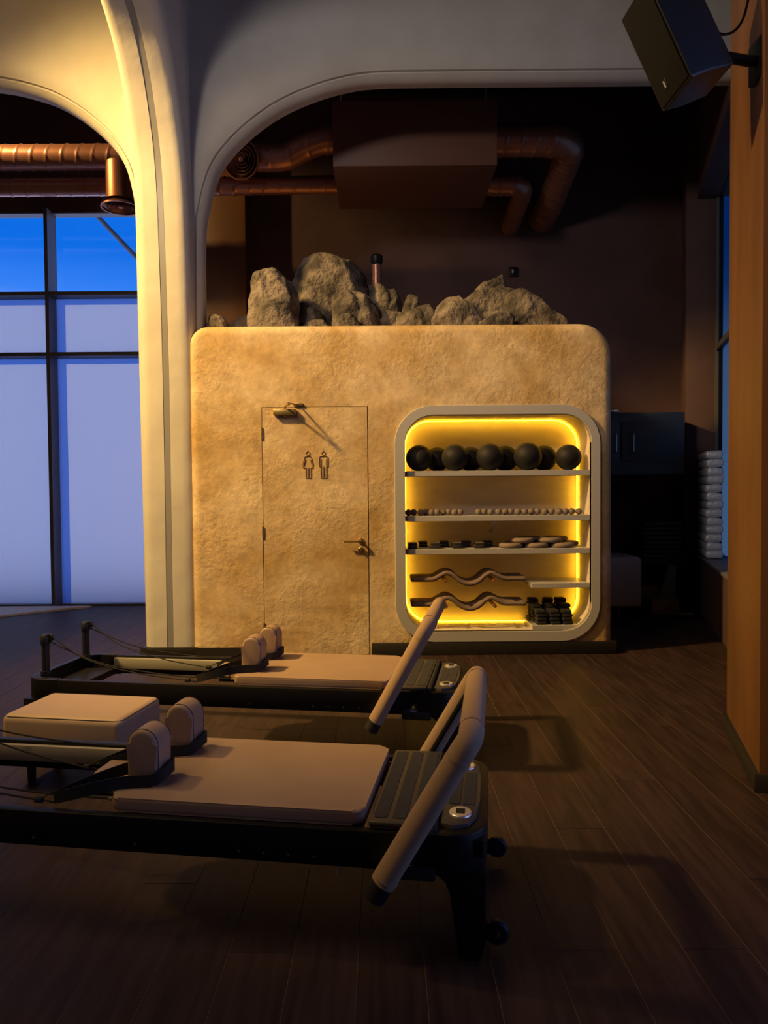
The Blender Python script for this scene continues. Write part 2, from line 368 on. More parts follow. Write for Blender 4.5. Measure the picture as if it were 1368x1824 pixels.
for a, b in ((.99, 2.43), (2.47, 3.93), (3.97, 5.525)):
    MB().box(.54, .60, a, b, 2.96, 3.02).build('transom', 'frame_win', win2)
    MB().box(.565, .575, a, b, .632, 2.96).build('glass_pane', 'glass_dark', win2); MB().box(.565, .575, a, b, 3.02, 4.7).build('glass_pane', 'glass_dark', win2)
win3 = empty('window_3', WO, WR, kind='structure', label='side window nearer than the right pier')
for v in (-6.5, -4.57, -2.3, -.03): MB().box(.60, .70, v - .03, v + .03, .15, 5.6).build('mullion', 'frame_win', win3)
for a, b in ((-6.47, -4.6), (-4.54, -2.33), (-2.27, -.06)): MB().box(.645, .655, a, b, .15, 5.6).build('glass_pane', 'glass', win3)

# ------------------------------------------------------------------ the vaulted arch wall with its column and rib
RA = [(-1.55, 0), (-1.54, 1.5), (-1.534, 2.9), (-1.524, 3.584), (-1.487, 3.82), (-1.411, 4.058), (-1.289, 4.246), (-1.094, 4.433), (-.853, 4.596), (-.565, 4.721), (-.277, 4.799), (0.0, 4.83), (.6, 4.835), (1.6, 4.835), (3.05, 4.835)]
LA = [(-2.085, 0), (-2.10, 1.7), (-2.112, 3.3), (-2.115, 3.779), (-2.135, 3.97), (-2.195, 4.158), (-2.32, 4.348), (-2.53, 4.539), (-2.765, 4.682), (-3.002, 4.764), (-3.24, 4.813), (-3.6, 4.84), (-4.8, 4.84), (-6.5, 4.84)]
RA = [(x, z + (.03 if z > 4.0 else 0)) for x, z in RA]; LA = [(x, z + (.03 if z > 4.0 else 0)) for x, z in LA]
arch_wall = empty('wall_arch', (0, 0, 0), kind='structure', label='cream plaster vault wall with two wide arches')
FI = 0.24; YF = 6.30
prof = [(0.0, 6.50), (0.0, 6.47)]
for k in range(0, 13):
    t = PI / 2 * k / 12
    wv = FI * (1 - math.cos(t)); yy = YF + .14 * (1 - math.sin(t))
    prof.append((wv, yy))
# a shallow shadow groove along the arch lip
gp = []
for i, (wv, yy) in enumerate(prof):
    gp.append((wv, yy))
    if i == 7: gp += [(wv + .004, yy + .012), (wv + .016, yy + .009), (wv + .020, yy - .014)]
prof = gp
def arch_part(pts, sign):
    c = smooth_curve([(x, z, 0) for x, z in pts], 5); n = len(c); nor = []
    for i in range(n):
        t = (c[min(i + 1, n - 1)] - c[max(i - 1, 0)]).normalized(); nor.append(Vector((-t.y, t.x, 0)) * sign)
    loops = [[(c[i].x + nor[i].x * wv, yy, c[i].y + nor[i].y * wv) for i in range(n)] for wv, yy in prof]
    return loops
lr = arch_part(RA, 1.0); ll = arch_part(LA, -1.0)
b = MB(); b.strip(lr); b.build('arch_lip', 'vault', arch_wall, ang=30, doubles=1e-5)
b = MB(); b.strip(ll); b.build('arch_lip', 'vault', arch_wall, ang=30, doubles=1e-5)
poly = list(reversed(ll[-1])) + lr[-1]
b = MB(); b.ngon(poly + [(3.05, YF, 6.2), (-6.5, YF, 6.2)]); b.build('spandrel', 'vault', arch_wall)
# back face so that the wall has thickness
poly = list(reversed(ll[0])) + lr[0]
b = MB(); b.ngon(poly + [(3.05, 6.50, 6.2), (-6.5, 6.50, 6.2)]); b.build('spandrel_back', 'vault', arch_wall)
# rib springing forward from the column
RC = [(6.25, 0), (6.25, 1.2), (6.25, 2.3), (6.215, 3.152), (6.165, 3.828), (6.10, 4.168), (5.995, 4.417), (5.875, 4.626), (5.73, 4.796), (5.61, 4.888), (5.467, 4.965), (5.15, 5.09), (4.7, 5.2), (4.0, 5.29), (3.0, 5.33), (1.0, 5.33)]
c = smooth_curve([(y, z, 0) for y, z in RC], 5); n = len(c); nor = []
for i in range(n):
    t = (c[min(i + 1, n - 1)] - c[max(i - 1, 0)]).normalized(); nv = Vector((t.y, -t.x, 0)); nor.append(nv)
X0, X1, XG = -2.05, -1.60, -1.825
sect = [(X0, .085), (X0 + .006, .05), (X0 + .025, .02), (X0 + .055, .005), (X0 + .09, 0), (XG - .027, 0), (XG - .025, .007), (XG + .025, .007), (XG + .027, 0), (X1 - .10, 0), (X1 - .06, .006), (X1 - .028, .022), (X1 - .008, .052), (X1, .09)]
b = MB()
b.strip([[(x, c[i].x + nor[i].x * d, c[i].y + nor[i].y * d) for i in range(n)] for x, d in sect])
for x, d in (sect[0], sect[-1]):
    pts = [(x, c[i].x + nor[i].x * d, c[i].y + nor[i].y * d) for i in range(n)]
    b.ngon(pts + [(x, 1.0, 6.2), (x, 6.45, 6.2), (x, 6.45, 0)])
b.build('rib', 'vault', arch_wall, ang=40, doubles=1e-5, label='cream rib springing forward from the column')
b = MB(); b.strip([[(x, c[i].x + nor[i].x * .0035, c[i].y + nor[i].y * .0035) for i in range(n)] for x in (XG - .0235, XG + .0235)])
b.build('led_channel', 'led_off', arch_wall, label='grey unlit light strip set into the column')
MB().box(X0 - .02, -1.58, 6.215, 6.52, 0, .075, bev=.004).build('baseboard_column', 'skirt', kind='structure', label='black skirting at the foot of the column')

# ------------------------------------------------------------------ the plaster pod with door and niche
PY = 6.22; PX0, PX1, PZ = -1.63, 1.93, 2.785
DX0, DX1, DZ = -1.017, -0.132, 2.094
NX0, NX1, NZ0, NZ1, NR = 0.180, 1.740, 0.200, 2.018, 0.235
def pod_outline(ins):
    # from the bottom left up, over and down to the bottom right
    out = [(PX0 + ins, 0.0)]
    rl = .16; rr = .27
    for k in range(9):
        a = PI - PI / 2 * k / 8; out.append((PX0 + rl + (rl - ins) * math.cos(a), PZ - rl + (rl - ins) * math.sin(a)))
    for k in range(9):
        a = PI / 2 - PI / 2 * k / 8; out.append((PX1 - rr + (rr - ins) * math.cos(a), PZ - rr + (rr - ins) * math.sin(a)))
    out.append((PX1 - ins, 0.0)); return out
pod = empty('wall_pod', (0, 0, 0), kind='structure', label='ochre trowelled plaster pod with rounded corners')
b = MB(); bm = b.bm
loops = []
R_ = .085
for k in range(7):
    t = PI / 2 * k / 6; loops.append([(x, PY + R_ * (1 - math.cos(t)), z) for x, z in pod_outline(R_ * (1 - math.sin(t)))])
loops.append([(x, 8.55, z) for x, z in pod_outline(0)])
rings = b.strip(loops)
f_in = rings[0]
def addloop(pts): return [bm.verts.new((x, PY, z)) for x, z in pts]
notch = addloop([(DX1 + .004, 0), (DX1 + .004, DZ + .004), (DX0 - .004, DZ + .004), (DX0 - .004, 0)])
hole = addloop(rrect(NX0 - .04, NX1 + .04, NZ0 - .04, NZ1 + .04, NR + .04))
edges = []
outer = f_in + notch
for i in range(len(outer)):
    a, c_ = outer[i], outer[(i + 1) % len(outer)]
    e_ = bm.edges.get((a, c_)) or bm.edges.new((a, c_)); edges.append(e_)
for i in range(len(hole)): edges.append(bm.edges.new((hole[i], hole[(i + 1) % len(hole)])))
bmesh.ops.triangle_fill(bm, use_beauty=True, use_dissolve=False, edges=edges)
# reveal of the door opening
rev = [(DX1 + .004, 0), (DX1 + .004, DZ + .004), (DX0 - .004, DZ + .004), (DX0 - .004, 0)]
b.strip([[(x, PY, z) for x, z in rev], [(x, PY + .05, z) for x, z in rev]])
b.build('pod_shell', 'plaster', pod, ang=40, doubles=1e-5)
MB().box(DX0 - .03, DX1 + .03, PY + .046, PY + .06, 0, DZ + .03).build('door_rebate', 'skirt', pod)
MB().box(DX1 + .02, PX1 + .022, PY - .028, PY + .02, 0, .105, bev=.003).box(PX1 + .001, PX1 + .022, PY, 8.5, 0, .105).build('baseboard_pod', 'skirt', kind='structure', label='black skirting along the foot of the pod under the niche')
MB().box(PX0 + .03, DX0 - .006, PY - .012, PY + .02, 0, .075).build('baseboard_pod_left', 'skirt', kind='structure', label='black skirting between the column and the door')
# door_1
door = empty('door_1', (DX0, PY, 0), kind='structure', label='flush plaster covered restroom door')
DW = DX1 - DX0
MB().box(.002, DW - .002, .0, .042, .006, DZ, bev=.002, seg=1).build('door_leaf', 'plaster', door)
for z in (1.879, 1.049, .231): MB().tube([(-.003, -.006, z - .05), (-.003, -.006, z + .05)], .0075, 10).tube([(-.003, -.006, z - .018), (-.003, -.006, z + .018)], .0085, 10).build('hinge', 'brass', door)
hx = -.195 - DX0
hd = MB().lathe([(.026, 0), (.026, .008), (.022, .012), (.011, .013), (.010, .05), (0, .05)], 24, mtx=Matrix.Translation((hx, 0, .968)) @ Matrix.Rotation(PI / 2, 4, 'X')).build('handle', 'brass', door, label='brass lever handle')
MB().tube(fillet_path([(hx, -.04, .968), (hx, -.052, .968), (hx - .03, -.054, .968), (hx - .142, -.05, .968)], .01), .009, 12).build('lever', 'brass', hd)
lk = MB().lathe([(.026, 0), (.026, .007), (.022, .011), (0, .011)], 24, mtx=Matrix.Translation((hx, 0, .892)) @ Matrix.Rotation(PI / 2, 4, 'X')).build('lock_rose', 'brass', door, label='round brass thumb turn lock')
MB().box(hx - .005, hx + .005, -.028, -.01, .878, .906, bev=.002, mtx=Matrix.Translation((hx, 0, .892)) @ Matrix.Rotation(.6, 4, 'Y') @ Matrix.Translation((-hx, 0, -.892))).build('thumb_turn', 'brass', lk)
cx0 = -.917 - DX0
cl = MB().box(cx0, cx0 + .187, -.048, 0, 2.026, 2.078, bev=.006).build('door_closer', 'brass', door, label='brass coloured door closer box')
MB().lathe([(.012, 0), (.012, .012), (0, .012)], 16, mtx=Matrix.Translation((cx0 + .095, -.024, 2.026)) @ Matrix.Rotation(PI, 4, 'X')).build('adjuster', 'brass', cl)
MB().tube([(cx0 + .094, -.024, 2.075), (cx0 + .094, -.024, 2.10)], .012, 12).tube([(cx0 + .094, -.024, 2.094), (cx0 + .15, -.21, 2.10)], .0075, 8).tube([(cx0 + .15, -.21, 2.088), (cx0 + .15, -.21, 2.112)], .011, 10).build('closer_arm', 'brass', cl)
MB().tube([(cx0 + .15, -.21, 2.105), (cx0 + .205, -.02, 2.115)], .0065, 8).box(cx0 + .165, cx0 + .245, -.02, 0, 2.105, 2.128, bev=.003).build('forearm', 'brass', cl)
# restroom figures: outlined woman and man
K = .001242
def figure(cx, cz, hx_, body, lab):
    P_ = lambda x, y: (cx - DX0 + (x - hx_) * K, -.004, cz - (y - 490) * K)
    b = MB(); b.tube([P_(hx_ + 12 * math.cos(2 * PI * k / 20), 408 + 12 * math.sin(2 * PI * k / 20)) for k in range(20)], .0027, 6, closed=True)
    pts = [Vector(P_(x, y)) for x, y in body]; n = len(pts)
    for i in range(n): b.tube([pts[i], pts[(i + 1) % n]], .0027, 6)
    b.build('restroom_figure', 'sign', door, label=lab)
wb = [(397, 428), (426, 428), (432, 432), (448, 488), (441, 493), (427, 450), (446, 506), (432, 506), (432, 576), (417, 576), (417, 508), (413, 508), (413, 576), (398, 576), (398, 506), (377, 506), (396, 450), (383, 493), (376, 488), (391, 432)]
mb_ = [(495, 428), (540, 428), (547, 435), (547, 500), (538, 500), (538, 446), (537, 576), (521, 576), (521, 500), (516, 500), (516, 576), (501, 576), (499, 446), (499, 500), (490, 500), (490, 435)]
figure(-.637, 1.608, 411, wb, 'outlined woman pictogram'); figure(-.505, 1.607, 518, mb_, 'outlined man pictogram')

# niche
ni = empty('display_niche', (0, PY, 0), label='white framed wall niche glowing yellow beside the restroom door', cat='shelf niche')
fo = rrect(.090, 1.815, .110, 2.100, .325); fi = rrect(NX0, NX1, NZ0, NZ1, NR)
b = MB()
def lp(o, i_, t, y): return [(a[0] * (1 - t) + c_[0] * t, y, a[1] * (1 - t) + c_[1] * t) for a, c_ in zip(o, i_)]
b.strip([lp(fo, fi, 0, .005), lp(fo, fi, 0, -.024), lp(fo, fi, .05, -.030), lp(fo, fi, .96, -.030), lp(fo, fi, 1, -.026), lp(fo, fi, 1, .03)], closed=True)
b.build('niche_frame', 'white', ni, label='white rounded frame')
ND = .45
b = MB(); b.strip([[(x, y, z) for x, z in fi] for y in (-.02, ND)], closed=True); b.build('niche_lining', 'niche_in', ni, fixn=False)
bk = rrect(NX0 - .02, NX1 + .02, NZ0 - .02, NZ1 + .02, NR + .02); b = MB(); b.prism(bk, ND, ND + .02, 'y'); b.build('back_panel', 'niche_in', ni)
ls = rrect(NX0 + .012, NX1 - .012, NZ0 + .012, NZ1 - .012, NR - .012)
MB().tube([(x, ND - .055, z) for x, z in ls], .0042, 8, closed=True).build('light_strip', 'led', ni, label='bright yellow light strip around the back panel')
for zt in (1.553, 1.173, .893): MB().box(NX0 + .002, NX1 - .002, .012, ND - .04, zt - .045, zt, bev=.002, seg=1).build('shelf', 'white', ni)
MB().box(1.245, NX1 - .002, .012, ND - .04, .557, .596, bev=.002, seg=1).build('short_shelf', 'white', ni)
MB().box(1.250, 1.66, .012, ND - .04, .195, .239, bev=.002, seg=1).build('bottom_step', 'white', ni)
MB().prism([(.08, 1.126), (ND - .02, 1.126), (ND - .02, 1.01), (ND - .06, 1.01)], .93, .965, 'x').build('shelf_bracket', 'niche_in', ni)
for (x, z) in ((.519, .622), (.935, .622), (.519, .409), (.935, .409)):
    MB().tube([(x, .012, z - .004), (x, ND, z - .004)], .0155, 14).build('peg', 'peg', ni)
MB().tube([(NX0 + .01, .30, 1.64), (NX1 - .005, .30, 1.64)], .0016, 6).build('retaining_wire', 'black', ni, label='thin wire behind the black balls')

# ---------------------------- things in the niche
def sphere_mesh(r, name, m, seam=False):
    b = MB(); bmesh.ops.create_uvsphere(b.bm, u_segments=32, v_segments=20, radius=r); me = b.mesh(name); me.materials.append(MT[m]); return me
fb = [(.305, .113), (.612, .115), (.911, .117), (1.235, .120), (1.583, .110)]
for i, (x, r) in enumerate(fb):
    mkobj('exercise_ball', sphere_mesh(r, 'exercise_ball', 'rubber'), None, None, 'black exercise ball on the top niche shelf, %s from the left in the front row' % ORD[i], 'ball', 'black exercise balls on the top niche shelf', loc=(x, PY + .125, 1.553 + r))
bb = [(.471, .107), (.766, .108), (1.07, .112), (1.41, .112)]
for i, (x, r) in enumerate(bb):
    mkobj('exercise_ball', sphere_mesh(r, 'exercise_ball', 'rubber'), None, None, 'black exercise ball on the top niche shelf, %s from the left in the back row' % ORD[i], 'ball', 'black exercise balls on the top niche shelf', loc=(x, PY + .29, 1.553 + r))
tb = [.207, .256, .314, .362, .405, .452, .510, .556, .603, .651, .814, .861, .911, .977, 1.044, 1.091, 1.142, 1.202, 1.268, 1.321, 1.372, 1.428, 1.494, 1.548, 1.601, 1.661]
tme = sphere_mesh(.0285, 'toning_ball', 'taupe_ball'); random.seed(3)
for i, x in enumerate(tb):
    back = i in (1, 3, 6, 7, 10, 11, 14, 15, 18, 19)
    grp = 'left group' if i < 10 else 'right group'; k = i if i < 10 else i - 10
    mkobj('toning_ball', tme, None, None, 'small taupe hand ball on second niche shelf, %s from left in %s' % (ORD[k], grp), 'ball', 'small taupe balls on the second niche shelf', loc=(x, PY + (.145 if back else .085), 1.173 + .0285))
# small black boxes in stacks of two
blk = [(.243, .08, 2), (.342, .27, 2), (.430, .08, 2), (.527, .27, 2), (.620, .08, 2), (.721, .27, 2), (.810, .08, 2), (.909, .27, 2)]
kb = MB().box(-.038, .038, -.055, .055, 0, .022, bev=.003, seg=2).mesh('hand_weight'); kb.materials.append(MT['blackp'])
kt = MB().box(-.036, .036, -.053, .053, .0222, .0252, bev=.001, seg=1).mesh('top_label'); kt.materials.append(MT['taupe_ball'])
for i, (x, dy, nst) in enumerate(blk):
    for j in range(nst):
        o = empty('flat_block', (x + random.uniform(-.004, .004), PY + dy + .03 + .03 * 0, .893 + j * .0254), random.uniform(-.05, .05),
                  'small flat black block, %s of the %s pile from the left, third niche shelf' % (('bottom', 'top')[j], ORD[i]), 'block', 'flat black blocks on the third niche shelf')
        mkobj('body', kb, None, o); mkobj('top_face', kt, None, o)
# soft discs
dm = MB().lathe([(0, 0), (.085, 0), (.098, .008), (.102, .021), (.098, .034), (.085, .042), (.04, .042), (.03, .036), (0, .036)], 32).mesh('soft_disc', 50); dm.materials.append(MT['disc'])
dl = [(1.085, .135, 0, 'lower front left'), (1.305, .135, 0, 'lower front middle'), (1.525, .135, 0, 'lower front right'), (1.19, .16, 1, 'upper front left'), (1.425, .16, 1, 'upper front right'), (1.17, .345, 0, 'lower back left'), (1.40, .345, 0, 'lower back middle'), (1.62, .345, 0, 'lower back right'), (1.285, .335, 1, 'upper back left'), (1.52, .335, 1, 'upper back right')]
for x, dy, lv, nm in dl:
    mkobj('soft_disc', dm, None, None, 'round taupe soft disc on the third niche shelf, %s of the pile' % nm, 'disc', 'round discs on the third niche shelf', loc=(x, PY + dy - .02, .893 + lv * .043))
# wavy bars hanging on the pegs
bar = [(.236, .629), (.334, .629), (.416, .631), (.466, .656), (.529, .684), (.586, .665), (.648, .614), (.724, .588), (.80, .609), (.863, .663), (.913, .682), (.97, .658), (1.026, .634), (1.114, .632), (1.195, .631)]
cz0 = sum(p[1] for p in bar) / len(bar)
bc = smooth_curve([(x, 0, z) for x, z in bar], 4)
wm = MB().tube([bc[0] - Vector((.012, 0, 0))] + bc + [bc[-1] + Vector((.012, 0, 0))], lambda i, a: .012 if i in (0, len(bc) + 1) else .0195, 14).mesh('wave_bar', 50); wm.materials.append(MT['wave'])
for row, dz, nm in ((0, 0.0, 'upper'), (1, -.2135, 'lower')):
    for k in range(5):
        mkobj('wave_bar', wm, None, None, 'wavy taupe foam bar on the %s pegs, %s from the front' % (nm, ORD[k]), 'wave bar', 'wavy bars on the niche pegs', loc=(0, PY + .07 + .065 * k, dz))
# black folded bundles
um = MB().box(-.043, .043, -.055, .055, 0, .031, bev=.011, seg=3).mesh('folded_bundle'); um.materials.append(MT['web'])
random.seed(5)
for ci, (x, xb) in enumerate(((1.332, 1.318), (1.445, 1.445), (1.556, 1.562))):
    for dep, (xx, dy, nn) in enumerate(((x, .085, 4), (xb + .005, .215, 5), (xb, .335, 6))):
        for j in range(nn):
            mkobj('folded_bundle', um, None, None, 'black folded bundle, %s from the bottom in the %s %s stack on the niche floor' % (ORD[j], ('front', 'middle', 'back')[dep], ('left', 'centre', 'right')[ci]), 'bundle', 'black bundles on the niche floor',
                  loc=(xx + random.uniform(-.006, .006), PY + dy, .239 + j * .0315), rotz=random.uniform(-.08, .08))

# ------------------------------------------------------------------ rocks on top of the pod
def rock(label, x0, x1, zt, y, dep, seed, z0=2.785, prof=None, p=4.0, strata=0.0, rough=1.0):
    rnd = random.Random(seed); b = MB(); bmesh.ops.create_icosphere(b.bm, subdivisions=5, radius=1.0)
    planes = []
    for k in range(8):
        v = Vector((rnd.uniform(-1, 1), rnd.uniform(-1, .3), rnd.uniform(-.6, .6))).normalized(); planes.append((v, rnd.uniform(1.0, 1.3)))
    so = Vector((seed * 3.1, seed * 1.7, seed * .9))
    prof = prof or [(0, .6), (.25, .95), (.5, 1), (.75, .92), (1, .55)]
    def pf(t):
        t = max(0.0, min(1.0, t))
        for (a, fa), (c_, fc) in zip(prof, prof[1:]):
            if t <= c_:
                k = (t - a) / (c_ - a); k = k * k * (3 - 2 * k) * .5 + k * .5; return fa + (fc - fa) * k
        return prof[-1][1]
    for v in b.bm.verts:
        q = v.co.copy(); s_ = (abs(q.x) ** p + abs(q.y) ** p + abs(q.z) ** p) ** (-1 / p); q *= s_
        for pn, d in planes:
            t = q.dot(pn) - d
            if t > 0: q -= pn * t * .85
        v.co = q
    for ax in (0, 1, 2):
        mn = min(v.co[ax] for v in b.bm.verts); mx = max(v.co[ax] for v in b.bm.verts)
        for v in b.bm.verts: v.co[ax] = (v.co[ax] - mn) / (mx - mn)
    sx, sy, sz = x1 - x0, dep, zt - z0; m_ = min(sx, sz, .4)
    for v in b.bm.verts:
        q = v.co; z = max(0.0, (q.z - .30) / .70) * pf(q.x)
        w_ = Vector(((q.x - .5) * sx, (q.y - .5) * sy, z * sz))
        n_ = Vector((q.x - .5, q.y - .5, (q.z - .5))).normalized()
        g = w_ * (1.0 / m_)
        d = noise.fractal(g * 1.6 + so, 1.0, 2.0, 3) * .09 - abs(noise.noise(g * 2.6 + so * 2)) * .13 + noise.fractal(g * 7 + so, .9, 2.0, 4) * .022
        cr_ = noise.noise(g * 1.1 - so); d -= .07 * max(0.0, 1 - abs(cr_) * 9)           # cracks
        if strata: d += strata * (abs(math.sin(w_.z * 22 + w_.x * 3 + noise.noise(g + so) * 1.5)) - .6)
        w_ += n_ * (d + .04) * m_ * .6 * rough
        if w_.z < 0: w_.z = 0.0
        v.co = w_
    b.build('rock', 'rock', None, 60, label, 'rock', 'rocks piled on top of the plaster pod', loc=((x0 + x1) / 2, y, z0))
rock('small dark rock at the far left end of the pile, against the column', -1.52, -1.34, 2.92, 6.46, .2, 1)
rock('low slanted flat rock left of the tall boulder', -1.42, -.85, 3.03, 6.74, .3, 2, prof=[(0, .35), (.15, .55), (.6, .9), (.8, 1), (1, .8)], p=4.8)
rock('tall upright grey boulder standing at the front left of the pile', -1.16, -.73, 3.31, 6.50, .34, 33, prof=[(0, .85), (.15, .97), (.45, 1), (.75, .93), (1, .75)], p=4.6, rough=1.2)
rock('biggest layered brown boulder at the back of the pile', -.89, -.13, 3.58, 7.04, .5, 14, prof=[(0, .78), (.12, .84), (.22, .98), (.4, 1), (.75, .93), (.93, .86), (1, .8)], p=6.6, strata=.10, rough=.8)
rock('small rock wedged between the tall boulder and the biggest boulder', -.76, -.50, 3.04, 6.72, .2, 5)
rock('tiny pale stone at the front between the tall boulder and the ledge rock', -.70, -.46, 2.885, 6.50, .14, 6)
rock('pale ridged rock in front of the biggest boulder', -.43, -.04, 3.15, 6.60, .3, 27, prof=[(0, .75), (.2, .95), (.35, 1), (.7, .97), (1, .75)], p=4.8, rough=1.2)
rock('long low ridge of rock running right from the pale ridged rock', -.10, .26, 3.03, 6.70, .24, 8, prof=[(0, 1), (.4, .85), (.8, .75), (1, .6)], p=4.8)
rock('small rounded stone at the foot of the pale ridged rock', -.40, -.20, 2.905, 6.37, .12, 9)
rock('flat topped dark rock beside the copper flue', -.17, .20, 3.35, 7.10, .32, 10, prof=[(0, .98), (.3, 1), (.75, .88), (.9, .7), (1, .4)], p=6.6)
rock('small peaked rock behind the middle of the pile', .16, .40, 3.22, 7.0, .22, 11, prof=[(0, .6), (.35, 1), (.65, .98), (1, .5)], p=4.6)
rock('mossy brown rock in the middle of the front row', .12, .49, 3.02, 6.58, .26, 12, prof=[(0, .6), (.25, .75), (.6, .95), (.8, 1), (1, .75)], p=4.8)
rock('rounded grey rock right of centre in the front row', .43, .88, 3.06, 6.50, .30, 44, prof=[(0, .6), (.3, .98), (.5, 1), (.75, .75), (1, .3)], p=4.6)
rock('broad sloping boulder at the right of the pile', .62, 1.40, 3.24, 6.92, .44, 15, prof=[(0, .5), (.2, .8), (.35, .98), (.6, 1), (.85, .88), (1, .7)], p=5.2, rough=.9)
rock('pointed rock perched on the broad sloping boulder', .86, 1.14, 3.37, 6.92, .2, 16, z0=3.20, prof=[(0, .3), (.3, .6), (.6, .75), (.85, 1), (1, .95)], p=5.6, rough=.7)
rock('long rock tapering down to the right end of the pile', 1.08, 1.68, 3.17, 6.66, .32, 18, prof=[(0, .95), (.2, 1), (.45, .82), (.75, .42), (1, .08)], p=5.6, rough=.9)
rock('small low stone in front of the broad sloping boulder', .82, 1.13, 2.92, 6.40, .18, 19, prof=[(0, .35), (.5, .85), (.8, 1), (1, .8)], p=4.6)

# copper flue and wall switch
fl = empty('copper_flue', (-.055, 7.6, 2.785), label='short copper flue pipe with a dark cap behind the rocks', cat='pipe')
MB().tube([(0, 0, 0), (0, 0, .90)], .047, 20).tube([(0, 0, .74), (0, 0, .765)], .052, 20).build('pipe', 'copper', fl)
MB().lathe([(.05, .90), (.062, .93), (.062, .985), (.05, 1.0), (0, 1.0)], 20).build('cap', 'black', fl)
ws = empty('wall_switch', (1.605, 9.15, 4.05), label='small black switch box on the back wall above the right rocks', cat='switch')
MB().box(-.055, .055, -.035, 0, -.055, .055, bev=.006).build('box', 'black', ws); MB().box(-.02, .0, -.042, -.034, -.02, .02, bev=.003).build('rocker', 'print', ws)

# ------------------------------------------------------------------ air handling unit and copper ducts
hv = empty('air_handling_unit', (.33, 7.3, 4.55), label='brown boxed air handling unit hung above the rocks', cat='ventilation unit')
MB().box(-.80, .80, 0, 1.1, 0, .63, bev=.006).build('casing', 'hvac', hv)
for x in (-.72, .70):
    for y in (.05, 1.0): MB().tube([(x, y, .63), (x, y, 1.65)], .006, 8).build('hanger_rod', 'chrome', hv)
def spiral(pts, r, pitch=.16, seg=28, step=.012):
    pts = [Vector(p) for p in pts]; out = []; L = 0; S = []
    for a, c_ in zip(pts, pts[1:]):
        d = (c_ - a).length; m_ = max(1, int(d / step))
        for k in range(m_): out.append(a.lerp(c_, k / m_)); S.append(L + d * k / m_)
        L += d
    out.append(pts[-1]); S.append(L)
    def rad(i, an):
        ph = (S[i] / pitch + an / (2 * PI)) % 1.0
        return r + (.007 if ph < .09 else 0)
    return out, rad
def duct(name, pts, r, label, pitch=.16, collars=(), seg=28):
    e_ = empty(name, (0, 0, 0), label=label, cat='duct', group='copper ventilation ducts')
    o, rad = spiral(pts, r, pitch); MB().tube(o, rad, seg).build('duct_tube', 'copper', e_, 50)
    for (a, c_) in collars: MB().tube([a, c_], r + .008, 28).build('collar', 'copper', e_)
    return e_
duct('spiral_duct', [(-6.2, 7.9, 4.925), (-1.75, 7.9, 4.925)], .128, 'upper copper spiral duct running across above the window')
duct('spiral_duct', [(-6.2, 8.1, 4.70), (-2.9, 8.1, 4.70), (-1.75, 8.1, 4.69), (-.46, 8.1, 4.70)], .095, 'lower copper spiral duct under the upper one')
duct('flexible_duct', smooth_curve([(-1.75, 7.9, 4.92), (-1.3, 7.85, 4.88), (-1.0, 7.8, 4.87), (-.80, 7.75, 4.94), (-.62, 7.72, 4.99), (-.48, 7.72, 5.0)], 8), .135, 'bent copper duct joining the left side of the brown unit', pitch=.21)
ep = fillet_path([(1.12, 7.75, 4.99), (1.98, 7.75, 4.985), (1.98, 8.95, 4.72), (1.96, 9.09, 4.69)], .22, 8)
duct('elbow_duct', ep, .158, 'large copper elbow duct leaving the right side of the brown unit', collars=((Vector((1.74, 7.75, 4.985)), Vector((1.77, 7.75, 4.985))),))
ep = fillet_path([(1.12, 8.15, 4.70), (1.56, 8.15, 4.69), (1.56, 8.9, 4.60), (1.56, 9.10, 4.58)], .16, 8)
duct('elbow_duct', ep, .105, 'small copper elbow duct below the large one at the right', collars=((Vector((1.29, 8.15, 4.695)), Vector((1.31, 8.15, 4.695))),))
def diffuser(loc, rot, r, label, neck):
    e_ = empty('round_diffuser', loc, label=label, cat='air diffuser', group='round copper air diffusers'); e_.rotation_euler = rot
    # opens along -z
    MB().lathe([(r * .72, neck), (r * .72, .06), (r * .80, .035), (r, .0), (r, -.012), (r * .93, -.012), (r * .90, 0.01), (r * .78, .03), (r*.70, .05)], 40, cap=False).build('rim', 'copper_dark', e_)
    MB().lathe([(0, .052), (r * .9, .052)], 32, cap=False).build('back_plate', 'ceiling', e_)
    for k, q in enumerate((.74, .58, .42, .26)):
        MB().lathe([(r * q, .0 + .003 * k), (r * (q + .02), -.004), (r * (q - .06), .03), (r * (q - .075), .03)], 36, cap=False).build('ring', 'copper', e_)
    MB().lathe([(r * .12, .02), (r * .11, -.004), (0, -.010)], 20, cap=False).build('hub', 'copper', e_)
diffuser((-1.44, 7.70, 4.80), (-PI / 2 + .25, 0, -.25), .20, 'round copper diffuser facing the room behind the right arch', .15)
diffuser((-2.75, 7.9, 4.40), (0, 0, 0), .205, 'round copper diffuser pointing down above the window', .45)

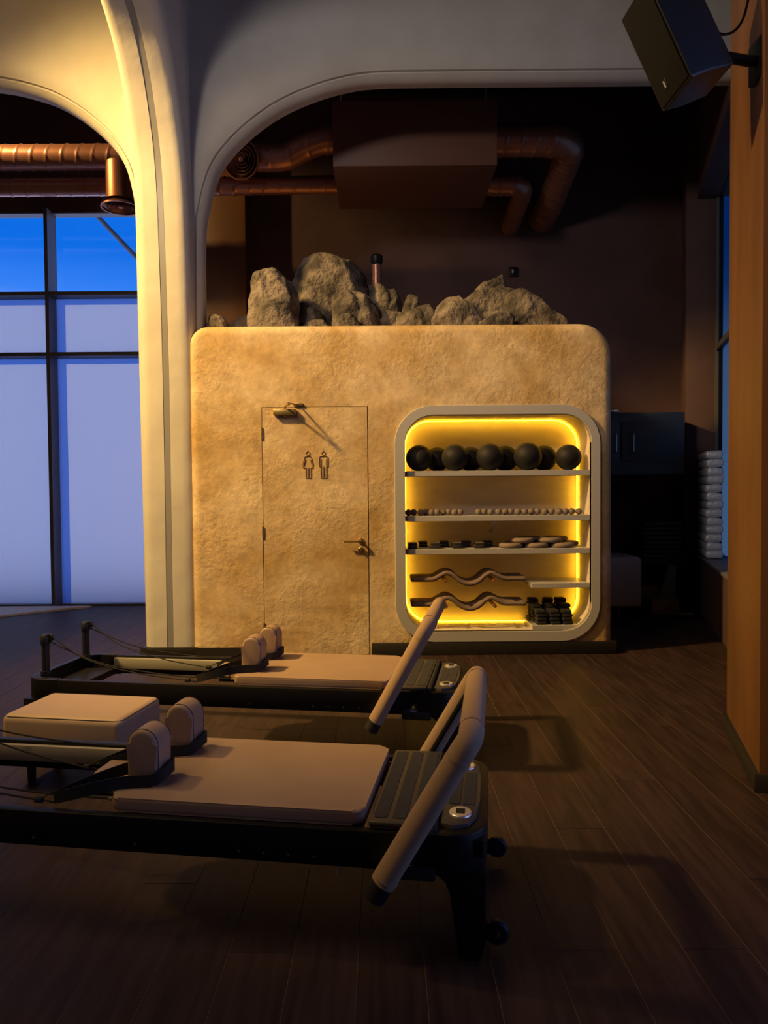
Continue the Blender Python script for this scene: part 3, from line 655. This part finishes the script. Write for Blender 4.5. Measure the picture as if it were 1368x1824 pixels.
# ------------------------------------------------------------------ loudspeaker on the right pier
sp = empty('loudspeaker', (0, 0, 0), label='black loudspeaker tilted down from the right pier', cat='loudspeaker')
h_, w_, d_ = .507, .257, .239
_h = Vector((-.172, .035, .417)).normalized(); _d = Vector((.195, .037, .077)); _d = (_d - _h * _d.dot(_h)).normalized(); _w = _d.cross(_h)
sp.matrix_world = Matrix(((_w.x, _d.x, _h.x, 1.369), (_w.y, _d.y, _h.y, 3.64), (_w.z, _d.z, _h.z, 3.2155), (0, 0, 0, 1)))
MB().prism([(0, 0), (w_, 0), (w_, d_ * .45), (w_ * .94, d_), (w_ * .06, d_), (0, d_ * .45)], 0, h_, 'z', bev=.012).build('cabinet', 'speaker', sp)
MB().box(.010, w_ - .010, -.010, .004, .010, h_ - .010, bev=.006).build('front_grille', 'grille', sp)
bd = MB().box(.085, .115, -.013, -.009, .055, .105, bev=.003).build('badge', 'black', sp)
for k in range(4): MB().box(.095, .105, -.0145, -.0125, .066 + k * .008, .071 + k * .008).build('badge_letter', 'print', bd)
br = empty('speaker_bracket', (1.745, 3.47, 3.36), label='black wall bracket behind the loudspeaker', cat='bracket')
MB().box(-.02, .01, -.06, .06, -.09, .09, bev=.004).build('wall_plate', 'black', br)
MB().tube([(0, 0, 0), (-.06, -.02, -.01), (-.15, 0.0, .02)], .024, 12).build('arm', 'black', br)
MB().tube(smooth_curve([(1.545, 3.50, 3.52), (1.60, 3.50, 3.50), (1.66, 3.50, 3.53), (1.70, 3.50, 3.62), (1.72, 3.50, 3.80), (1.735, 3.50, 4.4)], 6), .006, 8).build('speaker_cable', 'black', None, label='thin black cable looping from the loudspeaker up the pier', cat='cable')

# ------------------------------------------------------------------ dim storage corner at the right
cab = empty('wall_cabinet', (2.0, 8.22, 1.545), label='dark navy wall cabinet with two doors at the back right', cat='cabinet')
MB().box(0, 1.35, .02, .55, 0, .69, bev=.004).build('body', 'navy', cab)
for i, (a, c_) in enumerate(((.02, .615), (.645, 1.31))):
    d = MB().box(a, c_, -.002, .02, .14, .585, bev=.004).build('door', 'navy', cab)
    hx_ = (.575, .765)[i]
    MB().tube(fillet_path([(hx_, 0, .25), (hx_, -.03, .25), (hx_, -.03, .455), (hx_, 0, .455)], .01, 4), .007, 8).build('handle', 'chrome', d)
MB().box(.50, .60, -.03, 0.02, .69, .715, bev=.004).build('top_latch', 'chrome', cab)
ot = empty('ottoman', (2.36, 7.85, 0), label='greige upholstered bench with chrome legs half hidden behind the pod', cat='bench')
MB().box(-.39, .39, 0, .5, .115, .66, bev=.05, seg=4).build('seat_block', 'ottoman', ot)
for x in (-.33, .15):
    for y in (.06, .42): MB().tube([(x, y, .12), (x + .005, y, 0)], .013, 10).build('leg', 'chrome', ot)
for k in range(4): MB().box(.02 + k * .07, .07 + k * .07, .03, .46, .658, .668, bev=.003).build('stitched_rib', 'ottoman', ot)
bs = empty('storage_bench', (2.88, 8.35, 0), label='low black storage bench against the back right wall', cat='bench')
MB().box(0, .60, 0, .55, .50, .585, bev=.004).build('top', 'skirt', bs)
for x in (0.0, .57):
    MB().box(x, x + .03, 0, .55, 0, .50).build('side', 'skirt', bs)
fm = MB().box(-.22, .22, -.2, .2, 0, .052, bev=.02, seg=3).mesh('folded_mat'); fm.materials.append(MT['blackmat'])
for k in range(8):
    mkobj('folded_mat', fm, None, None, 'black folded mat on the storage bench, %s from the bottom' % ORD[k], 'mat', 'black mats stacked on the storage bench', loc=(3.17 + .012 * math.sin(k * 2.1), 8.60, .585 + k * .0525))
cb = empty('cardboard_box', (3.09, 8.22, 0), label='brown cardboard box on the floor under the storage bench', cat='box')
MB().box(-.15, .15, -.12, .12, 0, .16, bev=.003).build('body', 'cardboard', cb)
MB().box(-.155, .0, -.122, .122, .158, .166).build('flap', 'cardboard', cb); MB().box(.002, .155, -.122, .122, .158, .166).build('flap', 'cardboard', cb)
cb = empty('cardboard_box', (3.02, 8.62, 0), label='second cardboard box pushed further back beside the bench side', cat='box')
MB().box(-.06, .15, -.12, .12, 0, .26, bev=.003).build('body', 'cardboard', cb); MB().box(-.065, .155, -.122, .122, .258, .266).build('lid', 'cardboard', cb)
b = MB().prism([(-.10, 0), (.10, 0), (.09, .20), (.10, .36), (.02, .38), (-.03, .20)], -.015, .015, 'y', bev=.006)
b.build('plastic_wrap', 'film', None, label='crumpled clear plastic wrap leaning on the cardboard box', cat='plastic wrap', loc=(3.15, 8.22, .167))
MB().box(-.075, .075, -.03, .03, 0, .012, bev=.003).build('paper_strip', 'paper', None, label='small pale strip lying on the floor near the right window wall', cat='paper', loc=(3.32, 8.12, 0), rotz=.1)
# foil packets on the sill
random.seed(9)
pm = []
for q in range(3):
    b = MB().box(-.085, .085, -.36, .36, 0, .086, bev=.03, seg=4)
    for v in b.bm.verts: v.co += Vector((1, .6, 1)) * noise.noise(v.co * 9 + Vector((q * 7, 0, 0))) * .009
    me = b.mesh('foil_packet', 60); me.materials.append(MT['foil']); pm.append(me)
wd = Vector((.286, .958, 0)); wn = Vector((.958, -.286, 0)); O3 = Vector(WO)
for k in range(13):
    p = O3 + wn * (.437 + random.uniform(-.006, .006)) + wd * 5.15 + Vector((0, 0, .634 + k * .0885))
    mkobj('foil_packet', pm[k % 3], None, None, 'silver wrapped packet on the right window sill, %s from the bottom of the stack' % ORD[k], 'packet', 'silver packets stacked on the window sill', loc=tuple(p), rotz=WR + random.uniform(-.02, .02))
# curved pale platform by the window
pl = [(-6.4, 9.0)] + [(-3.72 - 2.7 * (1 - math.cos(t)) , 8.82 - .95 * math.sin(t) * 0.9) for t in [PI / 2 * k / 14 for k in range(15)]]
pl = [(-6.4, 8.92), (-3.55, 8.92)] + [(x, y) for x, y in [(-3.6, 8.86), (-3.73, 8.80), (-3.9, 8.64), (-4.06, 8.50), (-4.31, 8.25), (-4.7, 7.95), (-5.3, 7.6), (-6.4, 7.2)]]
MB().prism(pl, 0.0, .022, 'z').build('low_platform', 'pale', None, label='low pale curved platform on the floor by the window', cat='platform')

# ------------------------------------------------------------------ reformers
def bent_bar_path(near_b, near_t, far_t, far_b): return fillet_path([near_b, near_t, far_t, far_b], .045, 6)
def reformer(loc, yaw, label, bar_b, bar_t):
    R = empty('pilates_reformer', loc, yaw, label, 'reformer', 'pilates reformers')
    L, HW, ZT_, ZB = 2.41, .3275, .372, .258
    for s_ in (-1, 1):
        ra = MB().box(-2.20, -.26, min(s_ * HW, s_ * (HW - .034)), max(s_ * HW, s_ * (HW - .034)), ZB, ZT_, bev=.005).build('side_rail', 'black', R)
        MB().box(-2.20, -.26, min(s_ * .292, s_ * .270), max(s_ * .292, s_ * .270), .292, .360, bev=.006).build('inner_track', 'alu', ra, label='champagne aluminium inner track')
        for k, x in enumerate((-.52, -.60, -.68, -.76, -1.10, -1.45)):
            MB().lathe([(.0045, 0), (.004, .002), (0, .003)], 10, mtx=Matrix.Translation((x, s_ * HW, ZB + .028)) @ Matrix.Rotation(PI / 2 * (1 if s_ < 0 else -1), 4, 'X')).build('bolt', 'chrome', ra)
        MB().box(-.455, -.445, s_ * .32 - .004, s_ * .32 + .004, .228, .262, bev=.003).build('stop_pin', 'silver', ra)
    # rounded end frames
    def endframe(x_out, x_in, sgn):
        r = .115; out = []
        yy = HW
        pts = [(x_in, -yy)]
        for k in range(9):
            a = -PI / 2 + PI / 2 * k / 8; pts.append((x_out - sgn * r + sgn * r * math.cos(a), -yy + r + r * math.sin(a)))
        for k in range(9):
            a = PI / 2 * k / 8; pts.append((x_out - sgn * r + sgn * r * math.cos(a), yy - r + r * math.sin(a)))
        pts.append((x_in, yy))
        inn = []
        t_ = .042; ri = r - t_
        inn.append((x_in, yy - t_))
        for k in range(9):
            a = PI / 2 - PI / 2 * k / 8; inn.append((x_out - sgn * r + sgn * ri * math.cos(a), yy - r + ri * math.sin(a)))
        for k in range(9):
            a = -PI / 2 * k / 8; inn.append((x_out - sgn * r + sgn * ri * math.cos(a), -yy + r + ri * math.sin(a)))
        inn.append((x_in, -yy + t_))
        return pts + inn
    MB().prism(endframe(0, -.262, 1), ZB, ZT_ + .003, 'z', bev=.006, seg=2).build('foot_end_frame', 'black', R)
    MB().prism(endframe(-L, -2.198, -1), ZB, ZT_ + .003, 'z', bev=.006, seg=2).build('head_end_frame', 'black', R)
    MB().box(-.20, -.01, -.30, .30, .30, .352).build('foot_end_deck', 'black', R)
    MB().box(-2.37, -2.16, -.29, .29, .27, .31, bev=.004).build('head_end_deck', 'black', R)
    # legs
    leg = [(-.26, .262), (-.185, .260), (-.145, .250), (-.122, .232), (-.108, .20), (-.095, .10), (-.082, .008), (-.074, 0), (-.026, 0), (-.016, .01), (-.004, .06), (-.002, .262)]
    for s_ in (-1, 1):
        for q in (0, 1):
            pl_ = leg if q == 0 else [(-L - x, z) for x, z in leg]
            MB().prism(pl_, min(s_ * (HW - .006), s_ * .262), max(s_ * (HW - .006), s_ * .262), 'y', bev=.008, seg=2).build('leg', 'black', R)
        wc = MB().lathe([(.0, -.014), (.030, -.014), (.037, -.008), (.037, .008), (.030, .014), (0, .014)], 24, mtx=Matrix.Translation((.030, s_ * .268, .062)) @ RX90).build('transport_wheel', 'blackp', R)
        MB().lathe([(0, -.017), (.010, -.017), (.010, .017), (0, .017)], 14, mtx=Matrix.Translation((.030, s_ * .268, .062)) @ RX90).build('axle', 'chrome', wc)
        MB().box(-.02, .03, s_ * .268 - .022, s_ * .268 - .016, .045, .08, bev=.002).box(-.02, .03, s_ * .268 + .016, s_ * .268 + .022, .045, .08, bev=.002).build('wheel_fork', 'black', R)
    # standing deck and end platform
    fpt = MB().box(-.355, -.172, -.312, .312, .376, .398, bev=.008, seg=3).build('standing_deck', 'plate', R)
    for k, x in enumerate((-.322, -.264, -.206)):
        MB().prism(rrect(x - .021, x + .021, -.285, .285, .012, 4), .3975, .400, 'z').build('grip_strip', 'grip', fpt)
    ep_ = [(-.140, -.27), (-.10, -.285), (-.055, -.265), (-.030, -.20), (-.024, -.10), (-.024, .10), (-.030, .20), (-.055, .265), (-.10, .285), (-.140, .27)]
    epo = MB().prism(ep_, .352, .388, 'z', bev=.006, seg=2).build('end_platform', 'plate', R)
    for x in (-.105, -.058): MB().prism(rrect(x - .019, x + .019, -.135, .135, .008, 4), .3875, .390, 'z').build('grip_strip', 'grip', epo)
    for s_ in (-1, 1):
        ov = MB().lathe([(1.0, 0), (.97, .004), (.90, .006), (0, .006)], 32, mtx=Matrix.Translation((-.082, s_ * .197, .388)) @ Matrix.Diagonal((.036, .040, 1, 1))).build('oval_plate', 'silver', epo, label='silver oval plate')
        MB().box(-.096, -.068, s_ * .197 - .016, s_ * .197 + .016, .393, .396, bev=.001, seg=1).build('dark_inset', 'black', ov)
    MB().tube(smooth_curve([(-.158, -.31, .365), (-.158, -.27, .392), (-.158, 0, .394), (-.158, .27, .392), (-.158, .31, .365)], 5), .012, 8).build('loop_strap', 'web', R)
    # carriage
    ca = MB().box(-1.17, -.39, -.262, .262, .315, .372, bev=.006).build('carriage_base', 'black', R)
    pad = MB().prism(rrect(-1.205, -.372, -.300, .288, .035, 6), .374, .419, 'z', bev=.013, seg=4).build('carriage_pad', 'leather', R)
    ring = [(x, y, .4105) for x, y in rrect(-1.2035, -.3735, -.2985, .2865, .034, 6)]
    MB().tube(ring, .0016, 6, closed=True).build('piping', 'seam_thread', pad)
    hr = MB().prism([(-1.195, -.205), (-1.30, -.16), (-1.365, -.12), (-1.38, -.08), (-1.38, .08), (-1.365, .12), (-1.30, .16), (-1.195, .205)], .372, .414, 'z', bev=.014, seg=4).build('headrest', 'leather', R)
    MB().box(-1.36, -1.19, -.10, .10, .335, .371).build('headrest_support', 'black', hr)
    for s_ in (-1, 1): MB().tube([(-1.165, s_ * .215, .38), (-1.232, s_ * .250, .392)], .006, 10).build('rope_hook', 'alu', R)
    for s_ in (-1, 1):
        ya = s_ * .145; xs = -1.137; hw = .054; zt_ = .608
        pro = [(xs - hw + .006, .419), (xs - hw, .44), (xs - hw, zt_ - hw)] + [(xs - hw * math.cos(PI * k / 12), zt_ - hw + hw * math.sin(PI * k / 12)) for k in range(1, 12)] + [(xs + hw, zt_ - hw), (xs + hw, .44), (xs + hw - .006, .419)]
        sh = MB().prism(pro, ya - .058, ya + .058, 'y', bev=.016, seg=4).build('shoulder_rest', 'leather', R)
        for yv in (ya - .047, ya + .047):
            MB().tube([(xs + (x - xs) * .985, yv, z if z < .5 else z - .0006) for x, z in pro], .0018, 6).build('piping', 'seam_thread', sh)
        # webbing strap looped round the rest
        zc = .478 if s_ < 0 else .476
        loop = [(-1.425, ya - .105, .385), (-1.36, ya - .12, .405), (-1.26, ya - .115, .432), (-1.18, ya - .085, .440), (-1.10, ya - .068, .443), (-1.072, ya - .05, .455), (-1.066, ya, .462), (-1.072, ya + .05, .458), (-1.10, ya + .068, .452), (-1.19, ya + .06, .448), (-1.28, ya - .02, .435), (-1.36, ya - .075, .41), (-1.425, ya - .100, .385)]
        lc = smooth_curve(loop, 6); b = MB(); nn = len(lc)
        L1 = []; L2 = []; L3 = []; L4 = []
        for i in range(nn):
            t = (lc[min(i + 1, nn - 1)] - lc[max(i - 1, 0)]).normalized(); nv = Vector((-t.y, t.x, 0)).normalized()
            hgt = .021
            L1.append(lc[i] + Vector((0, 0, -hgt)) + nv * .0015); L2.append(lc[i] + Vector((0, 0, hgt)) + nv * .0015); L3.append(lc[i] + Vector((0, 0, hgt)) - nv * .0015); L4.append(lc[i] + Vector((0, 0, -hgt)) - nv * .0015)
        b.strip([L1, L2, L3, L4, L1]); stp = b.build('shoulder_strap', 'web', R, doubles=1e-5)
        jx, jy, jz = -1.475, ya - .112, .378
        MB().tube([(-1.425, ya - .102, .368), (jx, jy, jz), (-1.425, ya - .102, .405)], .0035, 6).tube([(jx - .012, jy, jz), (jx + .012, jy, jz)], .011, 10).build('rope_knot', 'web', stp)
        # pulley post and ropes
        po = MB().tube([(-2.345, s_ * .205, .372), (-2.345, s_ * .205, .56)], .0215, 18).tube([(-2.345, s_ * .205, .372), (-2.345, s_ * .205, .392)], .029, 18).build('pulley_post', 'blackp', R)
        MB().lathe([(0, .60), (.018, .597), (.026, .585), (.026, .545), (.0225, .538)], 18, mtx=Matrix.Translation((-2.345, s_ * .205, 0)), cap=False).build('post_head', 'blackp', po)
        pu = MB().lathe([(0, -.010), (.020, -.010), (.014, 0), (.020, .010), (0, .010)], 18, mtx=Matrix.Translation((-2.318, s_ * .205, .578)) @ RX90).build('pulley', 'black', po)
        MB().tube(smooth_curve([(-2.32, s_ * .205, .596), (-2.1, s_ * .205 + (jy - s_ * .205) * .25, .47), (-1.8, s_ * .205 + (jy - s_ * .205) * .6, .405), (jx - .01, jy, jz)], 8), .0034, 6).build('rope', 'web', R)
        MB().tube(smooth_curve([(-2.32, s_ * .205, .558), (-2.0, s_ * .215, .445), (-1.6, s_ * .225, .395), (-1.225, s_ * .247, .39)], 8), .0034, 6).build('rope', 'web', R)
    # foot bar
    nb = Vector((bar_b[0], -.372, bar_b[1])); nt_ = Vector((bar_t[0], -.372, bar_t[1])); ft = Vector((bar_t[0], .372, bar_t[1])); fb_ = Vector((bar_b[0], .372, bar_b[1]))
    def wob(i, a): return .0375 + .0012 * math.sin(a * 3 + i * .9)
    fbp = MB().tube(bent_bar_path(nb, nt_, ft, fb_), wob, 22).build('foot_bar', 'sleeve', R, 60, label='taupe padded foot bar')
    ax = (nb - nt_).normalized()
    for p in (nb, fb_):
        MB().tube([p - ax * .002, p + ax * .055], .0345, 20).build('end_cap', 'blackp', fbp)
        MB().tube([p - ax * .018, p - ax * .012], .0392, 20).build('hem', 'sleeve', fbp)
    for p in (nt_ - (nt_ - nb).normalized() * .075, ft - (ft - fb_).normalized() * .075):
        MB().tube([p - ax * .004, p + ax * .004], .0395, 20).build('sleeve_seam', 'sleeve', fbp)
    for y in (-.30, .30):
        MB().tube([(nt_.x, y - .004, nt_.z), (nt_.x, y + .004, nt_.z)], .0395, 20).build('sleeve_seam', 'sleeve', fbp)
    for s_ in (-1, 1):
        o_ = Vector((0, -s_ * .037, 0)); a_ = (nt_ if s_ < 0 else ft); b_ = (nb if s_ < 0 else fb_)
        MB().tube([a_ + o_ + ax * .06, b_ + o_ - ax * .06], .010, 8).build('slot_strip', 'black', fbp)
        # bracket under the rail
        k_ = MB().box(-.30, -.15, min(s_ * .334, s_ * .312), max(s_ * .334, s_ * .312), .232, .275, bev=.01).build('bar_bracket', 'blackp', R)
        MB().tube([(-.27, s_ * .32, .285), (-.27, s_ * .365, .285)], .016, 12).build('pivot', 'blackp', k_)
    lbx = -.262
    lab_ = MB().box(lbx, lbx + .046, -HW - .0012, -HW + .001, .272, .318).build('warning_label', 'blackp', R, label='black warning label with a yellow triangle')
    t3 = [(lbx + .012, .294), (lbx + .034, .294), (lbx + .023, .313)]
    MB().prism(t3, -HW - .0018, -HW - .0012, 'y').build('warning_triangle', 'yellow', lab_)
    for k in range(3): MB().box(lbx + .005, lbx + .041 - .006 * k, -HW - .0018, -HW - .0012, .2765 + k * .0055, .2785 + k * .0055).build('print_line', 'print', lab_)
    return R
reformer((.342, 2.464, 0), math.radians(-8.6), 'near black pilates reformer with taupe pads, closest to the viewer', (-.300, .245), (-.042, .685))
reformer((.428, 3.992, 0), math.radians(-9.0), 'far black pilates reformer with its rope posts showing, in front of the door', (-.425, .235), (-.158, .725))
# upholstered box between the reformers
bx = empty('upholstered_box', (-1.474, 3.586, 0), math.radians(-9.4), 'tan upholstered box between the two reformers', 'box')
MB().box(-.306, .306, -.203, .203, .115, .36, bev=.035, seg=5).build('body', 'tan_leather', bx)
rg = rrect(-.297, .297, -.1945, .1945, .034, 5); MB().tube([(x, y, .349) for x, y in rg], .002, 6, closed=True).build('piping', 'seam_thread', bx)
for x in (-.22, .22):
    for y in (-.10, .12): MB().lathe([(.018, 0), (.022, .118), (0, .118)], 12, mtx=Matrix.Translation((x, y, 0))).build('foot', 'blackp', bx)

# ------------------------------------------------------------------ outside, seen through the upper window panes
ob = empty('outdoor_brace', (-4.97, 14.0, 0), label='slanting steel brace outside the upper window pane', cat='steel brace')
MB().tube([(2.55, 0, 0), (2.55, 0, 3.6)], .05, 10).build('post', 'frame_win', ob)
MB().tube([(-3.2, 0, 9.6), (2.6, 0, 3.4)], .045, 10).build('brace', 'frame_win', ob)
print('planks', nplank)
